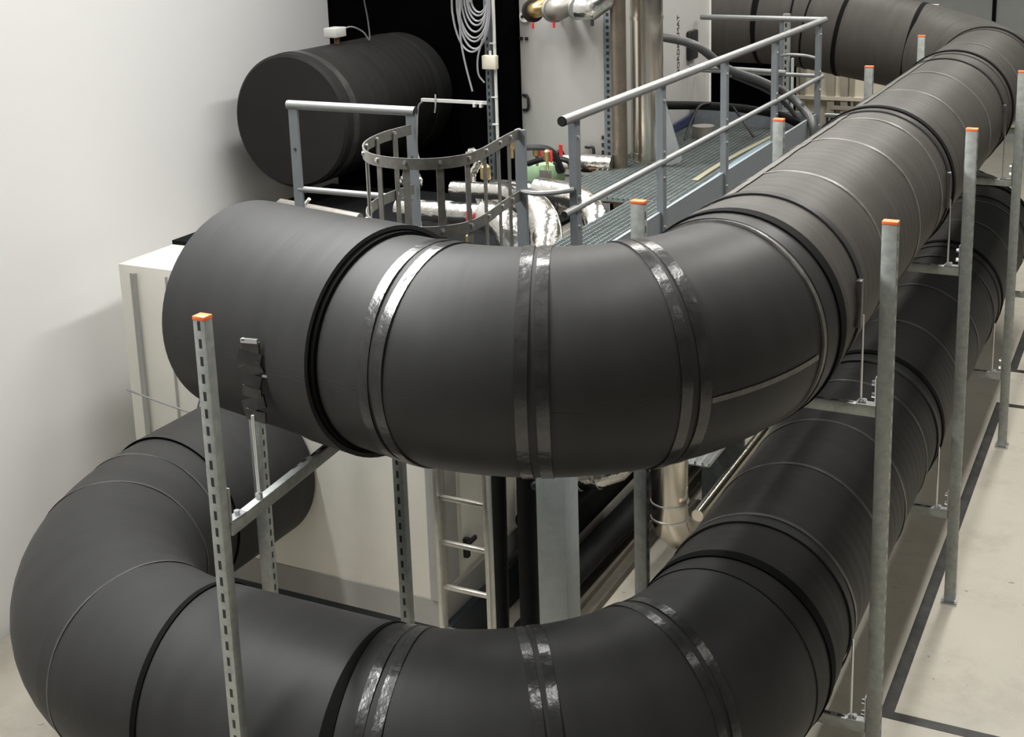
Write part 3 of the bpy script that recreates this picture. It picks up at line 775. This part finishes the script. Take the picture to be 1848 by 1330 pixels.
# flanged pipes high on the cabinet door
for k, (x, m1, lab) in enumerate(((-4.50, BRASS, 'flanged pipe end at the top of the white cabinet door, leftmost with black ring'), (-4.32, CLAD_DULL, 'middle flanged pipe end at the top of the white cabinet door'), (-4.12, CLAD, 'silver-clad flanged elbow pipe at the top of the white cabinet door, rightmost'))):
    t = thing('flanged_pipe', lab, 'pipe', (x, 9.3, 4.05), 'flanged pipes on the cabinet door')
    zc = 4.12+0.01*k
    MB().tube([(x-.055, 9.26, zc), (x-.03, 9.24, zc)], [0.09, 0.10, 0.085][k], 24).build('flange', (BLACK, GALV, GALV)[k], t)
    if k < 2:
        q = (0.5, 0.8)[k]
        MB().tube(smooth_path([(x-.06, 9.26, zc), (x+.02*q, 9.22, zc+.01), (x+.08*q, 9.3, zc+.05), (x+.09*q, 9.5, zc+.12)], 5), (0.06, 0.085)[k], 20).build('pipe_body', m1, t)
    else:
        MB().tube([(x-.03, 9.24, zc), (x+.09, 9.22, zc), (x+.19, 9.24, zc+.07), (x+.24, 9.3, zc+.2), (x+.25, 9.35, zc+.5)], 0.082, 12).build('pipe_body', m1, t)
    if k < 2: MB().tube([(x-.01, 9.17, zc-.13), (x-.01, 9.17, zc-.085)], 0.011, 8).build('red_tag', RED, t)
    else: MB().box(x+.105, x+.125, 9.15, 9.17, zc-.12, zc-.07).build('black_tag', BLACK, t)
# silver pipes over the cabinet roof, seen through the cage
pipe('clad_pipe', 'silver-clad horizontal pipe with cable ties seen through the ladder cage', [(-4.75, 7.5, 2.92), (-4.06, 7.5, 2.93)], 0.075, CLAD, bands=[((-4.36, 7.5, 2.925), (1, 0, 0), .05)], bm_=GALV)
pipe('clad_pipe', 'thinner silver-clad pipe behind the horizontal one in the cage', [(-4.55, 7.9, 2.99), (-4.15, 7.9, 3.0), (-4.0, 7.8, 2.99)], 0.058, CLAD)
pipe('clad_elbow', 'silver-clad bend turning down at the right of the cage', [(-4.08, 7.5, 2.93), (-3.93, 7.45, 2.91), (-3.83, 7.4, 2.80), (-3.79, 7.4, 2.3)], 0.105, CLAD, n=3)
pipe('clad_elbow', 'largest silver-clad bend, below the link bar between cage and guardrail', [(-4.2, 8.0, 2.93), (-3.95, 7.9, 2.92), (-3.77, 7.75, 2.84), (-3.69, 7.62, 2.68), (-3.67, 7.58, 2.45)], 0.115, CLAD, n=3)
pipe('clad_elbow', 'silver-clad bend nearest the first guardrail post', [(-4.1, 8.35, 2.92), (-3.8, 8.28, 2.91), (-3.62, 8.2, 2.85), (-3.51, 8.08, 2.72), (-3.47, 8.04, 2.5)], 0.095, CLAD, n=3)
pipe('clad_pipe', 'crinkled silver-clad pipe run behind the bends, in front of the green block', [(-4.6, 8.6, 2.80), (-4.3, 8.6, 2.81), (-4.0, 8.6, 2.79)], 0.11, CLAD, n=3)
pipe('lagged_pipe', 'pale brown lagged pipe with rounded end below the short left guardrail', [(-5.42, 7.0, 3.0), (-5.36, 7.0, 3.02), (-4.7, 6.95, 2.98)], [0.01, 0.035, 0.04], CLAD_DULL)
tag(MB().tube(smooth_path([(-5.05, 6.9, 3.1), (-5.09, 6.9, 3.05), (-5.1, 6.88, 2.95), (-5.1, 6.88, 2.85)], 4), 0.012, 8).build('cable_tie', WHITEP), 'white cable tie hanging over the pale lagged pipe', 'cable tie')
# shiny fittings, cables seen left in the cage
for k, (p0, rr, lab) in enumerate((((-4.83, 7.7, 3.05), .06, 'crinkled silver flexible hose at the left inside the cage'), ((-4.72, 8.4, 3.08), .05, 'crinkled silver flexible hose right behind the left cage bars'))):
    pts = smooth_path([p0, (p0[0]+.06, p0[1], p0[2]+.08), (p0[0]+.12, p0[1], p0[2]+.02), (p0[0]+.08, p0[1]-.05, p0[2]-.1), (p0[0]+.14, p0[1]-.08, p0[2]-.24), (p0[0]+.2, p0[1]-.1, p0[2]-.4)], 8)
    tag(MB().tube(pts, [rr*0.55*(1+.18*(i % 2)) for i in range(len(pts))], 12).build('flexible_hose', CLAD), lab, 'hose')
for k, (q, lab) in enumerate((((-4.3, 8.9, 3.12), 'black cable bundle looping over the silver pipes in the cage'), ((-4.2, 9.0, 3.02), 'lower black cable bundle beside the slotted post foot'))):
    tag(MB().tube(smooth_path([(q[0]-.3, q[1], q[2]-.06), (q[0]-.12, q[1]-.05, q[2]), (q[0]+.05, q[1], q[2]-.02), (q[0]+.1, q[1]+.1, q[2]-.2)]), 0.022, 8).build('cable_bundle', BLACK), lab, 'cable')
def valve(x, y, z, lab, sc=1.0, red=True):
    t = thing('vent_valve', lab, 'valve', (x, y, z), 'brass vent valves')
    MB().tube([(x, y, z), (x, y, z+.07*sc)], 0.012*sc, 8).build('stem', BRASS, t)
    MB().tube([(x, y, z+.07*sc), (x, y, z+.08*sc), (x, y, z+.15*sc), (x, y, z+.165*sc)], [.02*sc, .032*sc, .032*sc, .015*sc], 12).build('valve_body', BRASS, t)
    if red: MB().box(x+.03*sc, x+.048*sc, y-.012, y+.004, z+.06*sc, z+.16*sc).build('lever', RED, t, 0.004)
    return t
valve(-4.20, 7.75, 3.03, 'larger brass vent valve on the silver pipe in the middle of the cage', 1.15, False)
valve(-4.35, 8.45, 3.12, 'brass vent valve with red lever behind the cage, near the slotted post', 1.0)
valve(-4.14, 8.6, 3.02, 'brass vent valve with red lever just right of the slotted post foot', 0.9)
valve(-4.42, 9.0, 2.95, 'brass vent valve with red lever next to the pale green block', 1.0)
valve(-3.98, 7.1, 2.78, 'small brass vent valve low in the cage beside the red lever', 0.8, False)
tag(MB().box(-4.16, -4.13, 7.38, 7.4, 2.86, 2.98).build('valve_lever', RED, None, 0.005), 'upright red lever in front of the silver pipe in the cage', 'lever')
tag(MB().box(-4.42, -4.3, 7.15, 7.2, 2.78, 2.83).build('bottle_cap', BLUE, None, 0.006), 'small blue plastic cap low in the cage behind the hoop', 'cap')
gb = thing('pump_block', 'pale green pump block at the foot of the white cabinet', 'pump', (-4.45, 9.1, 2.75))
MB().box(-4.60, -4.44, 9.1, 9.3, 2.76, 2.93).build('housing', GREEN, gb, 0.012)
MB().box(-4.44, -4.32, 9.08, 9.3, 2.78, 2.945).build('cover', GREEN, gb, 0.012)
MB().box(-4.44, -4.34, 9.075, 9.082, 2.79, 2.90).build('front_plate', CLAD_DULL, gb)
# risers beside the ladder
pipe('foam_pipe', 'slimmer black foam-lagged riser pipe just right of the ladder', [(-3.47, 6.45, 2.7), (-3.5, 6.45, 0.05)], 0.045, FOAM)
rp_ = pipe('foam_pipe', 'thicker black foam-lagged riser pipe left of the grey-blue column', [(-3.29, 6.45, 2.7), (-3.30, 6.45, 0.05)], 0.062, FOAM)
MB().sphere((-3.225, 6.42, 1.62), 0.03, 10).build('valve_knob', BLACK, rp_)
# floor-level pipe work under the walkway
pipe('foam_pipe', 'black foam-lagged pipe running along the floor under the walkway, lowest', [(-3.58, 6.9, 0.32), (-3.50, 11.2, 0.32)], 0.075, FOAM)
pipe('foam_pipe', 'black foam-lagged pipe above and behind the lowest floor pipe', [(-3.86, 7.55, 0.40), (-3.81, 11.2, 0.40)], 0.10, FOAM)
pipe('foam_pipe', 'added black pipe darkening the floor between the two other floor pipes under the walkway', [(-3.72, 7.3, 0.2), (-3.66, 11.2, 0.2)], 0.085, FOAM)  # black pipe added to darken the pale floor strip
pipe('foam_pipe', 'added black pipe, highest and closest to the big cabinet, darkening the space under the walkway', [(-3.98, 7.75, 0.62), (-3.93, 11.2, 0.62)], 0.08, FOAM)  # black pipe added to darken the view behind the others
pipe('foam_pipe', 'thin dark pipe slanting behind the grey-blue column', [(-3.75, 7.0, 0.70), (-3.7, 10.2, 0.66)], 0.025, FOAM)
pipe('foam_pipe', 'short black foam pipe with red mark near the cabinet base', [(-3.7, 7.15, 0.62), (-3.62, 7.3, 0.45), (-3.62, 7.3, 0.1)], 0.05, FOAM)
tag(MB().box(-3.62, -3.44, 6.6, 11.2, 0.0, 0.06).box(-3.7, -3.52, 6.6, 11.2, 0.06, 0.11).build('kerb_strip', KERB), 'stepped brown-grey kerb strip on the floor under the walkway', 'kerb')
pipe('clad_elbow', 'silver-clad segmented bend under the walkway right of the grey-blue column', [(-4.0, 8.3, 0.75), (-3.75, 8.2, 0.80), (-3.6, 8.2, 0.84), (-3.48, 8.28, 0.88), (-3.42, 8.5, 0.95)], 0.085, CLAD, bands=[((-3.75, 8.2, .8), (1, 0, .2), .02), ((-3.6, 8.2, .84), (1, 0, .25), .02)])
ls = thing('vertical_pipe', 'polished steel-clad down pipe with rounded lower end beside the lower duct', 'pipe', (-3.14, 8.45, 0.3))
MB().tube([(-3.14, 8.45, 2.72), (-3.14, 8.45, 0.62)], 0.138, 28, cap=False).build('pipe_body', CLAD_WARM, ls)
MB().tube([(-3.14, 8.45, 0.63), (-3.14, 8.45, 0.52), (-3.13, 8.48, 0.42), (-3.11, 8.58, 0.33), (-3.1, 8.75, 0.29), (-3.1, 8.95, 0.28)], 0.138, 28).build('bend', CLAD_WARM, ls)
for z in (0.63, 0.5): MB().tube([(-3.14, 8.45, z-.006), (-3.14, 8.45, z+.006)], 0.144, 28).build('bead', ZINC, ls)
tag(MB().tube([(-2.89, 8.35, 0.6), (-2.88, 11.0, 0.6)], 0.045, 16).build('steel_tube', CLAD_WARM), 'warm steel tube running low along the inner side of the lower duct', 'pipe')
ct = thing('cable_tray', 'ridged silver cable tray running low under the walkway beside the steel tube', 'cable tray', (-3.15, 9.6, 0.6))
MB().box(-3.3, -2.99, 8.9, 11.2, 0.72, 0.73).build('tray_base', GALV, ct)
for x in (-3.28, -3.22, -3.16, -3.10, -3.04, -2.99): MB().box(x-.008, x+.008, 8.9, 11.2, 0.73, 0.755).build('ridge', ZINC, ct)
MB().box(-3.32, -2.97, 9.7, 9.76, 0.0, 0.72).build('tray_bracket', GALV_DK, ct)
MB().tube([(-3.2, 9.0, 0.80), (-3.15, 9.0, 0.80)], 0.03, 10).build('coupling', ZINC, ct)

# ------------------------------------------------------------------ post with cables at the cabinet's left
sp = thing('slotted_post', 'slotted steel post carrying the cream junction box left of the white cabinet', 'post', (-4.95, 9.32, 2.6))
MB().box(-4.985, -4.935, 9.26, 9.32, 2.6, 6.5).build('upright', slotted(GALV_DK, 2, 0, 1, 3.9, .05, .055), sp, 0.003)
MB().tube([(-4.90, 9.27, 2.62), (-4.90, 9.27, 6.5)], 0.013, 10).build('conduit', WHITEP, sp)
for z in (3.42, 3.2, 3.85): MB().box(-4.94, -4.885, 9.255, 9.27, z, z+.012).build('conduit_clip', WHITEP, sp)
jx = thing('junction_box', 'cream junction box on the slotted post below the cable coil', 'junction box', (-4.92, 9.25, 3.64))
MB().box(-4.985, -4.86, 9.20, 9.255, 3.655, 3.765).build('housing', CREAM, jx, 0.008)
MB().tube([(-4.92, 9.23, 3.765), (-4.92, 9.23, 3.80)], 0.010, 8).build('gland', WHITEP, jx)
cc = thing('cable_coil', 'hanging coil of grey cables left of the slotted post', 'cable coil', (-5.05, 9.2, 3.8))
for k in range(9):
    rw = 0.075+0.011*k+random.uniform(-.008, .008); dz = 0.036*k+random.uniform(-.02, .02); cz = 4.22-0.006*k; cxk = -4.985-0.008*k+random.uniform(-.01, .01)
    pts = [(cxk-rw*.9, 9.21-.004*k, 4.6)]+[(cxk+rw*math.cos(a)*1.0, 9.21-.004*k, cz-.05-(0.16+dz*.75)*math.sin(-a+PI)*1.0 if False else cz-(0.12+dz*.9)*abs(math.sin(a))) for a in [PI+PI*i/12 for i in range(13)]]+[(cxk+rw, 9.21-.004*k, 4.6)]
    MB().tube(smooth_path(pts, 3), 0.0085, 6).build('cable_loop', CABLE, cc)
MB().tube(smooth_path([(-5.14, 9.17, 4.2), (-5.15, 9.17, 3.93), (-5.12, 9.17, 3.72), (-5.06, 9.17, 3.48)]), 0.008, 6).build('loose_end', CABLE, cc)
MB().tube(smooth_path([(-4.95, 9.17, 3.9), (-5.0, 9.17, 3.75), (-5.0, 9.17, 3.62), (-4.96, 9.19, 3.55)]), 0.007, 6).build('loose_end', CABLE, cc)
tag(MB().box(-5.62, -4.985, 9.3, 9.33, 3.355, 3.38).box(-5.13, -5.11, 9.29, 9.33, 3.33, 3.36).box(-5.07, -5.05, 9.29, 9.33, 3.33, 3.36).build('bracket_arm', WHITEP), 'thin white bracket arm sticking left from the slotted post', 'bracket')
tag(MB().tube(smooth_path([(-5.6, 9.3, 3.36), (-5.65, 9.3, 3.30), (-5.66, 9.28, 3.1), (-5.65, 9.25, 2.95), (-5.6, 9.2, 2.88)]), 0.008, 6).build('grey_cable', CABLE), 'grey cable drooping from the white bracket arm', 'cable')
tag(MB().tube(smooth_path([(-5.48, 9.3, 3.42), (-5.47, 9.28, 3.34), (-5.48, 9.28, 3.27)]), 0.007, 6).build('cable_end', CABLE), 'short cable end hanging over the white bracket arm', 'cable')
tag(MB().tube([(-6.1, 9.05, 4.285), (-4.9, 9.1, 4.285)], 0.018, 10).build('conduit', WHITEP), 'horizontal white conduit at the top edge above the thick duct', 'conduit')

# ------------------------------------------------------------------ hoses on the walkway
tag(MB().tube(smooth_path([(-3.985, 10.12, 3.84), (-3.83, 10.25, 3.82), (-3.57, 10.3, 3.75), (-3.42, 10.6, 3.54), (-3.22, 10.9, 3.40), (-3.03, 11.1, 3.26), (-2.885, 11.1, 3.135), (-2.765, 10.95, 3.03), (-2.745, 10.95, 2.80)]), 0.036, 12).build('flexible_hose', HOSE), 'upper dark hose arching from the steel pipe over the walkway rail', 'hose')
tag(MB().tube(smooth_path([(-3.42, 10.74, 3.46), (-3.2, 11.0, 3.31), (-3.07, 11.17, 3.17), (-2.97, 11.25, 3.02), (-2.93, 11.25, 2.93)]), 0.022, 12).build('flexible_hose', HOSE), 'thinner dark hose just below the upper arching hose', 'hose')
tag(MB().tube(smooth_path([(-3.985, 10.15, 3.26), (-3.83, 10.3, 3.25), (-3.6, 10.6, 3.21), (-3.37, 10.9, 3.15), (-3.13, 11.1, 3.08), (-2.97, 11.22, 2.99), (-2.90, 11.24, 2.94)]), 0.036, 12).build('flexible_hose', FOAM), 'thick black hose lying low across the walkway end', 'hose')
tag(MB().tube([(-3.95, 11.2, 3.46), (-3.1, 11.3, 3.42)], 0.022, 10).build('steel_tube', RAIL_LT), 'thin grey tube crossing behind the arching hoses', 'pipe')
tag(MB().tube(smooth_path([(-3.55, 10.6, 3.24), (-3.62, 10.5, 3.22), (-3.66, 10.4, 3.1), (-3.68, 10.3, 2.96)]), 0.011, 6).build('hose_strap', BLACK), 'left black strap hanging from the low hose on the walkway', 'strap')
tag(MB().tube(smooth_path([(-3.42, 10.8, 3.18), (-3.32, 10.8, 3.05), (-3.22, 10.75, 2.94)]), 0.011, 6).build('hose_strap', BLACK), 'right black strap hanging from the low hose on the walkway', 'strap')
mb = MB().prism([(-3.55, 3.52), (-3.388, 2.985), (-3.406, 2.957), (-3.53, 2.923), (-3.60, 2.923), (-3.60, 3.52)], 'y', 9.42, 9.435)
tag(mb.build('sheet_metal_panel', SHEET), 'grey tapered sheet metal panel standing at the foot of the shiny pipe', 'panel')
tag(MB().beam((-3.97, 10.75, 2.95), (-3.97, 11.75, 3.0), 0.03, 0.07).build('angle_bar', NAVY), 'dark navy bar along the foot of the lettered cabinet side', 'bar')
tag(MB().tube([(-3.65, 10.7, 2.922), (-3.65, 10.7, 3.02)], 0.095, 24).build('metal_tin', CLAD_DULL), 'round metal tin on the walkway grating below the black straps', 'tin')
for k, (x, m, lab) in enumerate(((-3.03, BLUE, 'dull blue tint band added on the grating beside the toe plate'), (-3.12, YELLOW, 'dull yellow tint band added on the grating, left of the blue one'))):
    mb = MB()  # bands added for blurred colour tints on the grating, no cable there
    for i in range(20):
        ya, yb = 9.0+.11*i, 9.0+.11*(i+1); xa, xb = x+.03*math.sin(ya*1.7+k), x+.03*math.sin(yb*1.7+k)
        mb.beam((xa, ya, WZ+.004), (xb, yb, WZ+.004), 0.045, 0.006)
    tag(mb.build('tint_band', m), lab, 'cable')
tr = thing('perforated_tray', 'small perforated steel tray beyond the last guardrail post', 'cable tray', (-2.68, 11.7, 2.88))
MB().box(-2.83, -2.55, 11.65, 11.67, 2.90, 3.0).build('tray_side', slotted(GALV, 0, 2, 1, .28, .1, .04, half_w=.03), tr)
MB().box(-2.83, -2.5, 11.63, 11.69, 3.0, 3.012).build('tray_lip', ZINC, tr)
# far slotted strut behind the guardrail
fs = thing('slotted_post', 'slotted galvanised strut behind the far end of the walkway guardrail', 'post', (-3.62, 13.2, 0))
MB().box(-3.66, -3.59, 13.2, 13.25, 0, 3.75).build('upright', slotted(GALV, 2, 0, 1, 3.75, .07, half_w=.01), fs)
MB().box(-3.57, -3.55, 13.21, 13.25, 0, 3.3).build('side_strip', COLUMN, fs)

# wire on the cabinet front below the curving duct
cw = tag(MB().tube(smooth_path([(-6.5, 6.6, 1.68), (-6.3, 6.62, 1.63), (-6.0, 6.6, 1.60), (-5.9, 6.6, 1.60), (-5.86, 6.6, 1.68), (-5.84, 6.62, 1.75)]), 0.007, 6).build('grey_cable', CABLE), 'thin pale cable on the white cabinet front under the curving duct', 'cable')
tag(MB().box(-5.87, -5.81, 6.66, 6.73, 1.74, 1.80).build('cable_gland', ZINC, None, .006), 'small bright gland where the pale cable enters the cabinet front', 'gland')

# ------------------------------------------------------------------ floor marking
fm = thing('floor_marking', 'black tape rectangle marked on the floor right of the ducts', 'floor marking', (-0.6, 10, 0))
MB().box(-1.37, -1.29, 7.36, 12.92, 0.0005, 0.0025).build('tape_strip', LINE, fm)
MB().box(-1.29, 1.5, 7.36, 7.44, 0.0005, 0.0025).build('tape_strip', LINE, fm)
MB().box(-1.29, 1.5, 12.84, 12.92, 0.0005, 0.0025).build('tape_strip', LINE, fm)
MB().box(1.5, 1.58, 7.36, 12.92, 0.0005, 0.0025).build('tape_strip', LINE, fm)
f2 = thing('floor_marking', 'second black tape rectangle on the floor, at the far right edge', 'floor marking', (-0.6, 17, 0))
MB().box(-1.37, -1.29, 13.85, 18.9, 0.0005, 0.0025).build('tape_strip', LINE, f2)
MB().box(-1.29, 1.5, 13.85, 13.93, 0.0005, 0.0025).build('tape_strip', LINE, f2)
